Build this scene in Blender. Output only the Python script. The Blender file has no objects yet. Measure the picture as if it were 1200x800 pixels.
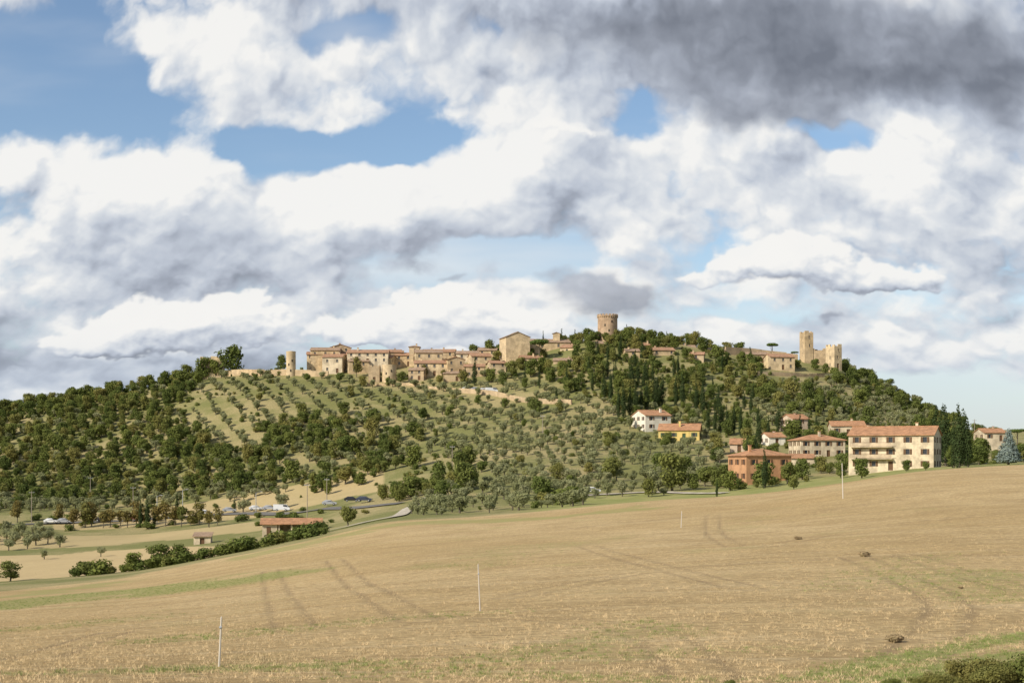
import bpy, math, random
import numpy as np
from mathutils import Vector, Matrix
random.seed(7); RNG=np.random.default_rng(11)
F=1666.7; HZ=540.0
sc=bpy.context.scene
COL=sc.collection
# ------------------------------------------------------------------ terrain
D=[0,20,35,65,110,160,210,260,300,350,400,450,500,550,600,640]
T={
-300:[0,0,800,760,728,704,694,690,672,655,635,612,592,560,535,520],
0:[0,0,800,755,722,698,688,684,668,650,630,608,590,545,505,482],
150:[0,0,800,745,712,688,675,672,660,645,625,606,588,532,480,455],
300:[0,0,800,735,697,667,650,642,640,628,612,596,555,505,460,434],
450:[0,0,800,722,680,648,628,610,606,596,582,560,530,492,455,428],
600:[0,0,800,715,668,636,616,603,598,580,556,530,502,474,442,414],
700:[0,0,800,711,662,629,606,592,590,576,554,526,496,462,422,393],
760:[0,0,800,710,659,624,601,587,587,574,551,523,493,460,422,394],
850:[0,0,800,707,655,618,594,580,582,570,548,520,492,462,430,407],
900:[0,0,800,706,652,614,591,576,576,564,543,516,490,463,438,418],
975:[0,0,800,705,649,607,581,566,565,557,538,514,492,468,445,423],
1020:[0,0,800,704,646,603,574,559,559,553,535,514,494,474,455,442],
1050:[0,0,800,703,645,600,571,553,552,549,535,518,502,486,472,460],
1090:[0,0,800,702,644,598,568,550,549,547,536,523,511,499,487,480],
1130:[0,0,800,701,642,595,565,547,546,545,538,529,521,513,507,503],
1200:[0,0,800,700,640,592,561,543,542,541,538,536,534,532,530,529],
1500:[0,0,800,698,636,585,553,536,536,536,536,536,536,535,534,533]}
cols=sorted(T); gpx=np.arange(-700,1901,5.0); gd=np.arange(0,1601,4.0)
tail_d=[700,800,1000,1500]
tab=[]
for c in cols:
    z=[(-1.7),(-3.9)]+[-(p-HZ)*d/F for p,d in zip(T[c][2:],D[2:])]
    zr=z[-1]
    z+= [zr*0.97,zr*0.72-3,zr*0.25-10,-18]
    tab.append(np.interp(gd,D+tail_d,z))
tab=np.array(tab)
G=np.array([np.interp(gpx,cols,tab[:,j]) for j in range(len(gd))]).T
def blur(a,s,ax):
    r=int(3*s); k=np.exp(-0.5*(np.arange(-r,r+1)/s)**2); k/=k.sum()
    p=[(0,0),(0,0)]; p[ax]=(r,r)
    b=np.pad(a,p,mode='edge')
    return np.apply_along_axis(lambda v:np.convolve(v,k,mode='valid'),ax,b)
G=blur(G,5.0,0); G2=blur(G,2.2,1)
w=np.clip((gd-20)/60,0,1)[None,:]; G=G*(1-w)+G2*w
def vnoise(x,y,s,seed=0):
    x=x/s+seed*17.3; y=y/s+seed*9.7
    xi=np.floor(x);yi=np.floor(y);fx=x-xi;fy=y-yi
    fx=fx*fx*(3-2*fx);fy=fy*fy*(3-2*fy)
    def h(a,b):
        v=np.sin(a*127.1+b*311.7+seed*74.7)*43758.5453
        return v-np.floor(v)
    return (h(xi,yi)*(1-fx)+h(xi+1,yi)*fx)*(1-fy)+(h(xi,yi+1)*(1-fx)+h(xi+1,yi+1)*fx)*fy
def H(x,y):
    x=np.asarray(x,float);y=np.asarray(y,float)
    W=np.maximum(y,50); px=np.clip(600+F*x/W,-699,1899); d=np.clip(y,0,1599)
    a=(px+700)/5; b=d/4; i=np.floor(a).astype(int); j=np.floor(b).astype(int)
    i=np.minimum(i,len(gpx)-2); j=np.minimum(j,len(gd)-2); fa=a-i; fb=b-j
    z=(G[i,j]*(1-fa)+G[i+1,j]*fa)*(1-fb)+(G[i,j+1]*(1-fa)+G[i+1,j+1]*fa)*fb
    k=np.clip((y-20)/80,0,1)
    z=z+k*((vnoise(x,y,34,1)-.5)*0.5+(vnoise(x,y,11,2)-.5)*0.16)
    kh=np.clip((y-290)/100,0,1)
    z=z+kh*((vnoise(x,y,26,3)-.5)*1.6)
    far=np.clip((y-1500)/3500,0,1)
    z=z+far*(55+70*vnoise(x,y,1500,5)+30*vnoise(x,y,500,6))
    return z
def at(px,py,dmin=30,dmax=646):
    ds=np.arange(dmin,dmax,0.5); u=(px-600)/F
    g=HZ-F*H(u*ds,ds)/ds
    k=np.where(g<=py)[0]
    i=k[0] if len(k) else int(np.argmin(g))
    return float(u*ds[i]),float(ds[i]),float(H(u*ds[i],ds[i]))
# ------------------------------------------------------------------ node helper
class N:
    def __init__(s,t): s.t=t; s.l=t.links
    def new(s,ty,**kw):
        n=s.t.nodes.new(ty)
        for k,v in kw.items(): setattr(n,k,v)
        return n
    def put(s,sock,v):
        if isinstance(v,bpy.types.NodeSocket): s.l.new(v,sock)
        else:
            if sock.type=='RGBA' and len(v)==3: v=(*v,1)
            sock.default_value=v
    def m(s,op,a,b=None,c=None,clamp=False):
        n=s.new('ShaderNodeMath',operation=op); n.use_clamp=clamp
        s.put(n.inputs[0],a)
        if b is not None: s.put(n.inputs[1],b)
        if c is not None: s.put(n.inputs[2],c)
        return n.outputs[0]
    def noise(s,vec,scale,detail=3,rough=.5,dist=0,color=False):
        n=s.new('ShaderNodeTexNoise'); s.put(n.inputs['Vector'],vec)
        n.inputs['Scale'].default_value=scale;n.inputs['Detail'].default_value=detail
        n.inputs['Roughness'].default_value=rough;n.inputs['Distortion'].default_value=dist
        return n.outputs['Color' if color else 'Fac']
    def mix(s,f,a,b,blend='MIX'):
        n=s.new('ShaderNodeMix',data_type='RGBA',blend_type=blend); n.clamp_factor=True
        s.put(n.inputs[0],f); s.put(n.inputs[6],a); s.put(n.inputs[7],b); return n.outputs[2]
    def ss(s,x,a,b,lo=0.,hi=1.):
        n=s.new('ShaderNodeMapRange',interpolation_type='SMOOTHSTEP')
        s.put(n.inputs[0],x)
        for i,v in zip((1,2,3,4),(a,b,lo,hi)): n.inputs[i].default_value=v
        return n.outputs[0]
    def ramp(s,x,st):
        n=s.new('ShaderNodeValToRGB'); s.put(n.inputs[0],x); e=n.color_ramp.elements
        while len(e)<len(st): e.new(.5)
        for q,(p,c) in zip(e,st): q.position=p; q.color=(*c,1)
        return n.outputs[0]
    def sep(s,v):
        n=s.new('ShaderNodeSeparateXYZ'); s.put(n.inputs[0],v); return n.outputs
def newmat(name):
    m=bpy.data.materials.new(name); m.use_nodes=True; m.node_tree.nodes.clear()
    return m,N(m.node_tree)
def finish(n,col,rough=.9,bump=None,bs=.3,bd=.05,spec=.15,metal=0):
    p=n.new('ShaderNodeBsdfPrincipled'); n.put(p.inputs['Base Color'],col)
    p.inputs['Roughness'].default_value=rough; p.inputs['Specular IOR Level'].default_value=spec
    p.inputs['Metallic'].default_value=metal
    if bump is not None:
        b=n.new('ShaderNodeBump'); b.inputs['Strength'].default_value=bs; b.inputs['Distance'].default_value=bd
        n.put(b.inputs['Height'],bump); n.l.new(b.outputs[0],p.inputs['Normal'])
    o=n.new('ShaderNodeOutputMaterial'); n.l.new(p.outputs[0],o.inputs[0])
# ------------------------------------------------------------------ sky: world + cloud shell
sun=Vector((-.68,-.55,.58)).normalized()
def setup_world():
    w=bpy.data.worlds.new("World"); sc.world=w; w.use_nodes=True
    w.node_tree.nodes.clear(); n=N(w.node_tree)
    sky=n.new('ShaderNodeTexSky',sky_type='NISHITA'); sky.sun_disc=False
    sky.sun_elevation=math.asin(sun.z); sky.sun_rotation=math.atan2(sun.x,sun.y)
    sky.air_density=1.0; sky.dust_density=.5; sky.ozone_density=2.2
    tc=n.new('ShaderNodeTexCoord').outputs['Generated']
    back=n.ss(n.sep(tc)[1],.15,-.3,0,.35)
    col=n.mix(back,sky.outputs[0],(4.4,4.3,4.3))
    bg=n.new('ShaderNodeBackground'); bg.inputs['Strength'].default_value=.13
    n.put(bg.inputs['Color'],col)
    o=n.new('ShaderNodeOutputWorld'); n.l.new(bg.outputs[0],o.inputs[0])
setup_world()
_lat=np.random.default_rng(5).random((256,256))*2*math.pi
_gx,_gy=np.cos(_lat).astype(np.float32),np.sin(_lat).astype(np.float32)
def perlin(x,y):
    xi=np.floor(x).astype(np.int64);yi=np.floor(y).astype(np.int64);fx=(x-xi).astype(np.float32);fy=(y-yi).astype(np.float32)
    u=fx*fx*fx*(fx*(fx*6-15)+10);v=fy*fy*fy*(fy*(fy*6-15)+10)
    def g(a,b,dx,dy):
        a=a&255;b=b&255; return _gx[a,b]*dx+_gy[a,b]*dy
    n00=g(xi,yi,fx,fy);n10=g(xi+1,yi,fx-1,fy);n01=g(xi,yi+1,fx,fy-1);n11=g(xi+1,yi+1,fx-1,fy-1)
    return (n00*(1-u)+n10*u)*(1-v)+(n01*(1-u)+n11*u)*v
def fbm(x,y,o=6,g=.5,bil=False,seed=0):
    t=0;a=1.;s=0
    for i in range(o):
        p=perlin(x*2**i+seed*13.7+i*31.3,y*2**i+seed*7.1+i*17.9)
        if bil: p=np.abs(p)*2-.5
        t=t+a*p; s+=a; a*=g
    return t/s*1.6
def make_clouds():
    st=1.25
    px=np.concatenate([600-np.geomspace(745,6500,24)[::-1],np.arange(-140,1341,st),600+np.geomspace(745,6500,24)])
    py=np.concatenate([np.arange(552,-70,-st),-np.geomspace(75,5500,24)])
    X,Y=np.meshgrid(px,py); X=X.astype(np.float64)
    e=np.clip((HZ-Y)/100,-.3,60); Yc=-(2.6/.30)*np.log(1+.30*e); Xc=(X-600)/100/(1+.05*np.clip(5.4-e,0,6))*1.25
    ssf=lambda v,a,b:(lambda t:t*t*(3-2*t))(np.clip((v-a)/(b-a),0,1))
    wx=fbm(Xc*.55,Yc*.55,4,.5,seed=1); wy=fbm(Xc*.55,Yc*.55,4,.5,seed=2); wx2=fbm(Xc*2.2,Yc*2.2,4,.5,seed=3); wy2=fbm(Xc*2.2,Yc*2.2,4,.5,seed=4)
    Xw=X+75*wx+20*wx2; Yw=Y+34*wy+12*wy2
    def bl(lst,XX=Xw,YY=Yw):
        t=np.zeros_like(X)
        for a,b,rx,ry,k in lst: t+=k*np.exp(-np.clip(((XX-a)/rx)**2+((YY-b)/ry)**2,0,30))
        return t
    def sh(A,dx,dy):
        P=np.pad(A,((0,dy),(dx,0)),mode='edge'); return P[dy:,:A.shape[1]]
    ux,uy=Xc*.50+.12*wx2,Yc*.55+.12*wy2
    F1=fbm(ux,uy,8,.52,seed=5)
    Fsm=fbm(ux,uy,5,.38,seed=5)
    Bsm=fbm(Xc*1.0+.2*wx2,Yc*1.05+.2*wy2,5,.44,True,seed=6)
    Bi=fbm(Xc*1.7+.2*wx2,Yc*1.8+.2*wy2,5,.50,True,seed=8)
    Fs=fbm(Xc*.22,Yc*.9,5,.45,seed=7)
    pal_x=[0,.2,.4,.6,.8,1.0]; pal=np.array([(.18,.20,.245),(.26,.285,.34),(.375,.41,.485),(.53,.575,.655),(.71,.74,.78),(.92,.91,.885)])
    ramp=lambda b:np.stack([np.interp(b,pal_x,pal[:,i]) for i in range(3)],-1)
    def over(c,a,c2,a2):
        ao=a2+a*(1-a2); co_=(c2*a2[...,None]+c*(a*(1-a2))[...,None])/np.maximum(ao,1e-4)[...,None]; return co_,ao
    veil=ssf(.55*Fs+bl([(600,300,700,80,.35),(950,440,500,80,.5),(300,60,400,60,.05)],X,Y),.0,.7)*.6
    vb=.80+.25*Fs; c=ramp(vb); a=veil
    cov=.31+.80*F1+.14*Bi+bl([(60,108,135,60,-1.05),(20,40,70,26,-.45),(415,168,112,27,-1.25),(310,152,60,20,-.7),(742,145,40,28,-.9),(955,152,56,15,-.85),(400,38,72,20,-.7),
        (560,302,130,19,-.75),(690,118,40,12,-.3),(1130,268,60,14,-.4),(840,372,110,14,-.45),(500,332,80,10,-.35),(1110,470,160,34,-.4),(700,300,200,24,-.2),(590,20,40,20,-.35),(560,150,40,14,-.3),(20,240,60,16,-.3),
        (880,60,320,100,.6),(250,250,420,60,.42),(60,420,250,70,.5),(200,75,110,50,.25),(320,60,110,50,.3),(640,60,140,70,.35),(700,200,300,60,.4),(1120,200,150,80,.3),(1050,400,200,30,.2),(330,330,400,40,.2)])
    al=ssf(cov,.0,.42)
    hf=np.clip(.36+.75*Fsm+(cov-(.31+.80*F1+.14*Bi)),-.3,1.3)*.40+.60*(Fsm*.72+Bsm*.28)
    B=.84+.66*(hf-sh(hf,4,6))+.62*(hf-sh(hf,14,20))+.46*(hf-sh(hf,46,48))+.24*(F1-Fsm)+.06*Bi-.09*ssf(cov,.35,1.2)  # offset differences put lit and shaded cloud sides into the colour
    B+=bl([(870,70,240,60,-.36),(1030,60,150,50,-.26),(1185,125,70,60,-.30),(740,15,150,36,-.20),(620,226,190,18,-.05),(300,282,330,16,-.10),(120,305,190,20,-.10),(50,440,230,40,-.42),
          (220,432,120,22,-.26),(1050,385,180,14,-.12),(900,395,200,12,-.10),(270,50,130,50,.06),(480,100,150,40,.08),(660,140,90,30,.12),(250,172,230,18,.08),(1060,430,160,10,.10),(560,60,70,50,.05),(1140,240,90,14,-.08)])
    c,a=over(c,a,ramp(B),al*.97)
    dm=bl([(900,70,200,58,1.),(780,35,180,40,.8),(1040,50,140,50,.8),(1185,120,60,52,.7),(880,130,80,28,.6)])+.55*F1+.10*Bi
    db=.26+.48*(hf-sh(hf,5,7))+.45*(hf-sh(hf,20,26))+.25*(hf-sh(hf,50,50))+.2*(F1-Fsm)-.10*ssf(dm,.5,1.3)
    c,a=over(c,a,ramp(db),ssf(dm,.18,.92)*.93)
    XC=X+45*wx+28*wx2; YC=Y+16*wy+17*wy2
    cm=bl([(80,405,45,20,.7),(125,388,42,26,.85),(170,374,38,30,1.),(212,380,34,26,.85),(255,374,30,28,.8),(290,358,28,28,1.),(305,388,40,24,.7),(190,408,110,14,.5),
           (395,390,40,20,.75),(448,374,40,26,.9),(495,362,38,28,1.),(545,360,38,26,.9),(590,374,38,20,.75),(635,384,34,16,.6),(500,398,130,12,.5),
           (815,326,36,12,.75),(862,304,36,24,.9),(908,292,36,26,1.),(955,302,36,24,.95),(1005,322,38,18,.9),(1062,326,36,20,1.),(1000,338,80,10,.4),
           (120,20,50,20,.25),(640,150,55,20,.55),(700,165,50,18,.4),(230,170,90,14,.35)],XC,YC)
    cm=cm+.30*F1+.30*Bi
    base=np.where(X>720,345,425); cm=cm-.75*ssf(YC,base-22,base+26)
    ca=ssf(cm,.30,.58); hc=np.clip(cm,.2,1.25)
    cb=.92+.50*(hc-sh(hc,3,5))+.24*(hc-sh(hc,12,18))-.36*ssf(YC,base-40,base+4)+.06*Bi+.2*(F1-Fsm)  # bright sunlit tops and shaded bases put into the cumulus colour
    c,a=over(c,a,ramp(cb),ca*.96)
    dm=bl([(700,350,56,24,1.),(742,338,36,16,.7),(990,379,24,5,.9),(520,328,36,5,.6),(665,325,24,10,.5)])+.50*F1+.12*Bi
    c,a=over(c,a,ramp(.34+.5*(hf-sh(hf,5,7))+.2*(hf-sh(hf,20,26))+.2*(F1-Fsm)),ssf(dm,.2,.85)*.85)
    hz=(1-ssf(e,0,1.8))*.50; c,a=over(c,a,np.broadcast_to(np.array((.46,.55,.69)),c.shape),hz)
    edge=ssf(X,-6300,-2500)*(1-ssf(X,3700,7000))*(1-ssf(-Y,2500,5300)); a=a*edge
    d=np.stack([(X-600)/F,np.ones_like(X),(HZ-Y)/F],-1); d/=np.linalg.norm(d,axis=-1,keepdims=True); d*=24000
    nr,nc=X.shape; me=bpy.data.meshes.new('sky'); me.vertices.add(nr*nc); me.vertices.foreach_set('co',d.astype(np.float32).ravel())
    idx=np.arange(nr*nc,dtype=np.int32).reshape(nr,nc); q=np.stack([idx[:-1,:-1],idx[:-1,1:],idx[1:,1:],idx[1:,:-1]],-1).reshape(-1,4)
    me.loops.add(q.size); me.loops.foreach_set('vertex_index',q.ravel()); me.polygons.add(len(q))
    me.polygons.foreach_set('loop_start',np.arange(0,q.size,4,dtype=np.int32)); me.polygons.foreach_set('loop_total',np.full(len(q),4,np.int32)); me.update()
    at_=me.attributes.new('cloud','FLOAT_COLOR','POINT'); at_.data.foreach_set('color',np.concatenate([c,a[...,None]],-1).astype(np.float32).ravel())
    m,n=newmat('sky_clouds'); A=n.new('ShaderNodeAttribute',attribute_name='cloud'); em=n.new('ShaderNodeEmission'); n.put(em.inputs[0],A.outputs['Color'])
    tr=n.new('ShaderNodeBsdfTransparent'); mx=n.new('ShaderNodeMixShader'); n.put(mx.inputs[0],A.outputs['Alpha']); n.l.new(tr.outputs[0],mx.inputs[1]); n.l.new(em.outputs[0],mx.inputs[2])
    o=n.new('ShaderNodeOutputMaterial'); n.l.new(mx.outputs[0],o.inputs[0]); m.cycles.emission_sampling='NONE'
    me.materials.append(m); ob=bpy.data.objects.new('sky',me); COL.objects.link(ob)
make_clouds()
L=bpy.data.lights.new('sun','SUN'); L.energy=5.0; L.angle=math.radians(.5); L.color=(1,.92,.79)
lo=bpy.data.objects.new('sun',L); COL.objects.link(lo); lo.rotation_euler=sun.to_track_quat('Z','Y').to_euler(); lo.location=(0,0,200)
cam=bpy.data.cameras.new('camera'); co=bpy.data.objects.new('camera',cam); COL.objects.link(co)
cam.lens=50; cam.sensor_width=36; cam.shift_y=140/1200; cam.clip_end=200000; cam.clip_start=.1
co.location=(0,0,0); co.rotation_euler=(math.radians(90),0,0); sc.camera=co
sc.view_settings.view_transform='Standard'; sc.view_settings.look='None'; sc.view_settings.exposure=0
# ------------------------------------------------------------------ polylines
def wl(pts,step=1.5,dmin=30):
    P=[at(*p,dmin=dmin)[:2] for p in pts]; out=[]
    P=np.array(P); n_=len(P)
    for i in range(n_-1):
        p0=P[max(i-1,0)];p1=P[i];p2=P[i+1];p3=P[min(i+2,n_-1)]
        k=max(2,int(np.linalg.norm(p2-p1)/step))
        for t in np.linspace(0,1,k,endpoint=False):
            out.append(.5*((2*p1)+(-p0+p2)*t+(2*p0-5*p1+4*p2-p3)*t*t+(-p0+3*p1-3*p2+p3)*t**3))
    out.append(P[-1]); return np.array(out)
def dist_poly(X,Y,pl):
    best=np.full(X.shape,1e9)
    for a,b in zip(pl[:-1],pl[1:]):
        ab=b-a; t=np.clip(((X-a[0])*ab[0]+(Y-a[1])*ab[1])/max(ab@ab,1e-9),0,1)
        best=np.minimum(best,np.hypot(X-a[0]-t*ab[0],Y-a[1]-t*ab[1]))
    return best
# ------------------------------------------------------------------ ground mesh
cx=np.concatenate([600-np.geomspace(900,30000,30)[::-1],np.arange(-296,1500,4.0),600+np.geomspace(905,30000,30)])
ys=np.concatenate([[-4000,-1500,-600,-300,-150,-70,-30,-10,0,8,15,21,26],np.geomspace(30,300,290),np.arange(302,700,2.0),np.geomspace(702,1500,40),np.geomspace(1550,23000,45)])
PX,YY=np.meshgrid(cx,ys); XX=(PX-600)/F*np.maximum(YY,50); ZZ=H(XX,YY)
nr,nc=PX.shape
me=bpy.data.meshes.new('ground'); me.vertices.add(nr*nc)
me.vertices.foreach_set('co',np.stack([XX,YY,ZZ],-1).astype(np.float32).ravel())
idx=np.arange(nr*nc).reshape(nr,nc)
q=np.stack([idx[:-1,:-1],idx[:-1,1:],idx[1:,1:],idx[1:,:-1]],-1).reshape(-1,4)
me.loops.add(q.size); me.loops.foreach_set('vertex_index',q.ravel().astype(np.int32))
me.polygons.add(len(q)); me.polygons.foreach_set('loop_start',np.arange(0,q.size,4,dtype=np.int32)); me.polygons.foreach_set('loop_total',np.full(len(q),4,np.int32))
me.polygons.foreach_set('use_smooth',np.ones(len(q),bool))
me.update()
crest=np.interp(PX,[-300,0,150,300,450,600,1200,1500],[180,185,205,238,264,268,272,272])
wob=(vnoise(XX,YY,9,8)-.5)*7
YS=np.maximum(YY,1.)
PYG=HZ-F*ZZ/YS
stub=np.clip((crest+wob-YY)/3,0,1)
tracks=np.zeros_like(XX)
for pl in ([(318,668),(328,700),(350,738)],[(392,655),(430,690),(495,727)],[(560,722),(680,728),(770,745),(830,795)],[(835,603),(838,625),(862,640)],
           [(1000,652),(1095,695),(1108,730),(1040,795)],[(470,640),(560,632),(680,618),(800,606)],[(900,640),(1010,620),(1190,600)],[(1060,650),(1130,672),(1200,690)],[(690,640),(760,660),(880,690)],[(40,770),(140,740),(260,728)],[(880,612),(960,600),(1100,575)],[(600,700),(760,670),(960,655),(1190,650)]):
    p=wl(pl)
    sel=(XX>p[:,0].min()-4)&(XX<p[:,0].max()+4)&(YY>p[:,1].min()-4)&(YY<p[:,1].max()+4)
    dd=dist_poly(XX[sel],YY[sel],p)
    tracks[sel]=np.maximum(tracks[sel],np.clip(1-np.abs(dd-.85)/.42,0,1)*(.35+.65*vnoise(XX[sel],YY[sel],6,41)))
green=np.zeros_like(XX)
def gline(pl,wd,a):
    p=wl(pl,3); m_=wd*1.8+6
    sel=(XX>p[:,0].min()-m_)&(XX<p[:,0].max()+m_)&(YY>p[:,1].min()-m_)&(YY<p[:,1].max()+m_)
    dd=dist_poly(XX[sel],YY[sel],p)+(vnoise(XX[sel],YY[sel],5,9)-.5)*wd*1.4
    green[sel]=np.maximum(green[sel],a*np.clip(1.5-dd/wd,0,1))
gline([(-40,712),(60,702),(150,692),(280,681)],8,.9); gline([(0,700),(120,684)],6,.75); gline([(-20,740),(120,728)],4,.55)
gline([(300,650),(420,622),(500,612),(640,607),(720,598)],7,.75)
gline([(925,799),(1000,783),(1100,764),(1200,744)],.55,.9); gline([(1000,799),(1100,783),(1200,765)],.5,.85); gline([(1060,804),(1200,780)],1.2,.7)
gline([(0,790),(200,786),(420,778)],1.6,.62); gline([(420,795),(640,765),(760,730)],2,.42); gline([(1080,672),(1200,698)],5,.5); gline([(250,745),(520,722)],3,.42)
gline([(560,660),(640,640),(720,628)],6,.4); gline([(700,770),(900,760)],2,.4); gline([(960,690),(1100,650)],4,.35); gline([(560,790),(800,798)],1.5,.5)
strip=np.clip((YY-(crest-wob-4))/3,0,1)*np.clip((345-YY)/15,0,1)*np.clip((PX-600)/40,0,1)
green=np.where(YY>crest+4,strip,np.maximum(green,strip))
tan2=((PX<255+wob*3)&(YY>262)&(YY<347+wob+PX*.02)&(PYG>640-0*PX)).astype(float)
tan3=((PX>-100)&(PX<330)&(YY>366+wob)&(YY<402)).astype(float)*.75
tan4=((PX>60)&(PX<450)&(YY>420+wob)&(YY<470)).astype(float)*.75
tan2=np.maximum(np.maximum(tan2,tan3),tan4)
za=me.attributes.new('zone','FLOAT_COLOR','POINT')
za.data.foreach_set('color',np.stack([stub,green,tracks,tan2],-1).astype(np.float32).ravel())
mg,n=newmat('ground_soil_and_grass')
at_=n.new('ShaderNodeAttribute',attribute_name='zone'); s3=n.sep(at_.outputs['Color']); tanm=at_.outputs['Alpha']
pos=n.new('ShaderNodeNewGeometry').outputs['Position']
big=n.noise(pos,.018,4,.6); mid=n.noise(pos,.16,5,.6); fin=n.noise(pos,2.4,8,.72); vf=n.noise(pos,14,4,.7)
rot=n.new('ShaderNodeMapping'); rot.inputs['Rotation'].default_value=(0,0,math.radians(28)); rot.inputs['Scale'].default_value=(.05,1.6,.2); n.put(rot.inputs['Vector'],pos)
rows=n.noise(rot.outputs[0],1.,3,.6)
rot2=n.new('ShaderNodeMapping'); rot2.inputs['Rotation'].default_value=(0,0,math.radians(-62)); rot2.inputs['Scale'].default_value=(.03,.9,.2); n.put(rot2.inputs['Vector'],pos)
rows2=n.noise(rot2.outputs[0],1.,2,.6)
tan=n.mix(n.ss(big,.35,.65),(.51,.36,.165),(.62,.46,.24))
tan=n.mix(n.ss(mid,.42,.68,0,.7),tan,(.41,.285,.13))
tan=n.mix(n.ss(rows,.46,.66,0,.6),tan,(.37,.26,.12))
tan=n.mix(n.ss(rows2,.53,.7,0,.45),tan,(.68,.53,.31))
tan=n.mix(n.ss(fin,.38,.60,.55,0),tan,(.24,.165,.075))
tan=n.mix(n.ss(fin,.58,.72,0,.6),tan,(.74,.60,.37))
tan=n.mix(n.ss(n.noise(pos,.09,6,.7),.56,.72,0,.38),tan,(.33,.30,.11))
tan=n.mix(n.m('MULTIPLY',s3[2],.75),tan,(.27,.19,.10))
grs=n.mix(fin,(.16,.19,.045),(.33,.33,.11)); grs=n.mix(n.ss(mid,.4,.65,0,.5),grs,(.41,.35,.15))
hg=n.mix(n.ss(n.noise(pos,.035,6,.65),.42,.62),(.22,.215,.075),(.43,.345,.17)); hg=n.mix(n.ss(fin,.4,.65,.5,0),hg,(.12,.125,.045))
t2=n.mix(mid,(.56,.43,.22),(.43,.32,.165))
col=n.mix(tanm,hg,t2)
col=n.mix(s3[0],col,tan)
nz_=n.m('ADD',n.m('MULTIPLY',mid,.4),n.m('MULTIPLY',fin,.6))
gm=n.ss(n.m('ADD',s3[1],n.m('MULTIPLY_ADD',nz_,3.,-1.5)),.25,1.05,0,.9)
gm=n.m('MULTIPLY',gm,n.ss(s3[1],.02,.25))
gm=n.m('MAXIMUM',gm,n.m('MULTIPLY',n.m('SUBTRACT',1.,s3[0]),n.m('MULTIPLY',s3[1],.85)))
col=n.mix(gm,col,grs)
finish(n,col,.95,n.m('ADD',n.m('MULTIPLY',fin,.7),n.m('MULTIPLY_ADD',vf,.25,n.m('MULTIPLY',s3[2],-.4))),.85,.22)
me.materials.append(mg); go=bpy.data.objects.new('ground',me); COL.objects.link(go)
# ------------------------------------------------------------------ mesh builder
class MB:
    def __init__(s): s.v=[];s.f=[];s.mi=[]
    def add(s,vs,fs,m=0):
        o=len(s.v); s.v+= [tuple(v) for v in vs]
        for f in fs: s.f.append(tuple(i+o for i in f)); s.mi.append(m)
    def quad(s,a,b,c,d,m=0): s.add([a,b,c,d],[(0,1,2,3)],m)
    def box(s,c,size,m=0,rz=0,top=1.):
        x,y,z=[k/2 for k in size]; R=Matrix.Rotation(rz,3,'Z'); vs=[]
        for dz,t in((-z,1.),(z,top)):
            for dx,dy in((-x,-y),(x,-y),(x,y),(-x,y)): vs.append(R@Vector((dx*t,dy*t,0))+Vector((c[0],c[1],c[2]+dz)))
        s.add(vs,[(3,2,1,0),(4,5,6,7),(0,1,5,4),(1,2,6,5),(2,3,7,6),(3,0,4,7)],m)
    def tube(s,p0,p1,r0,r1,k=7,m=0,cap=True):
        p0=Vector(p0);p1=Vector(p1); q=(p1-p0).to_track_quat('Z','Y').to_matrix(); vs=[]
        for p,r in((p0,r0),(p1,r1)):
            for i in range(k):
                a=2*math.pi*i/k; vs.append(p+q@Vector((r*math.cos(a),r*math.sin(a),0)))
        fs=[(i,(i+1)%k,k+(i+1)%k,k+i) for i in range(k)]
        if cap: fs+=[tuple(range(k))[::-1],tuple(range(k,2*k))]
        s.add(vs,fs,m)
    def mesh(s,name,mats):
        me=bpy.data.meshes.new(name); me.from_pydata(s.v,[],s.f); me.polygons.foreach_set('material_index',s.mi)
        for m in mats: me.materials.append(m)
        me.update(); return me
    def obj(s,name,mats,parent=None):
        o=bpy.data.objects.new(name,s.mesh(name,mats)); COL.objects.link(o); o.parent=parent; return o
def empty(name,loc,rz=0):
    o=bpy.data.objects.new(name,None); COL.objects.link(o); o.location=loc; o.rotation_euler=(0,0,rz); o.empty_display_size=.5; return o
# ------------------------------------------------------------------ materials
def objnoise(n,scale,detail=4,rough=.6):
    return n.noise(n.new('ShaderNodeNewGeometry').outputs['Position'],scale,detail,rough)
def wallmat(name,c,stone=False,var=.25):
    m,n=newmat(name); a=objnoise(n,.45,5); b=objnoise(n,3.,5,.7); e=objnoise(n,.09,3)
    d=tuple(k*(1-var*1.3) for k in c); l=tuple(min(.9,k*(1+var*.5)) for k in c)
    col=n.mix(n.ss(a,.35,.65),d,l)
    col=n.mix(n.ss(b,.45,.7,0,.55 if stone else .2),col,tuple(k*.5 for k in c))
    if stone: col=n.mix(n.ss(e,.4,.6,0,.4),col,(.50,.39,.26))
    p=n.new('ShaderNodeMapping'); p.inputs['Scale'].default_value=(1.2,1.2,.12); n.put(p.inputs['Vector'],n.new('ShaderNodeNewGeometry').outputs['Position'])
    col=n.mix(n.ss(n.noise(p.outputs[0],1.,4),.52,.7,0,.35),col,tuple(k*.55 for k in c))
    finish(n,col,.9,b,.5,.05 if stone else .02); return m
def roofmat(name,c):
    m,n=newmat(name); a=objnoise(n,.8,5,.7); b=objnoise(n,4.5,3,.7)
    col=n.mix(n.ss(a,.35,.65),tuple(k*.72 for k in c),tuple(k*1.15 for k in c))
    col=n.mix(n.ss(b,.5,.66,0,.6),col,(.20,.14,.10)); col=n.mix(n.ss(b,.30,.42,.4,0),col,(.46,.33,.23))
    finish(n,col,.9,b,.8,.08); return m
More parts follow.
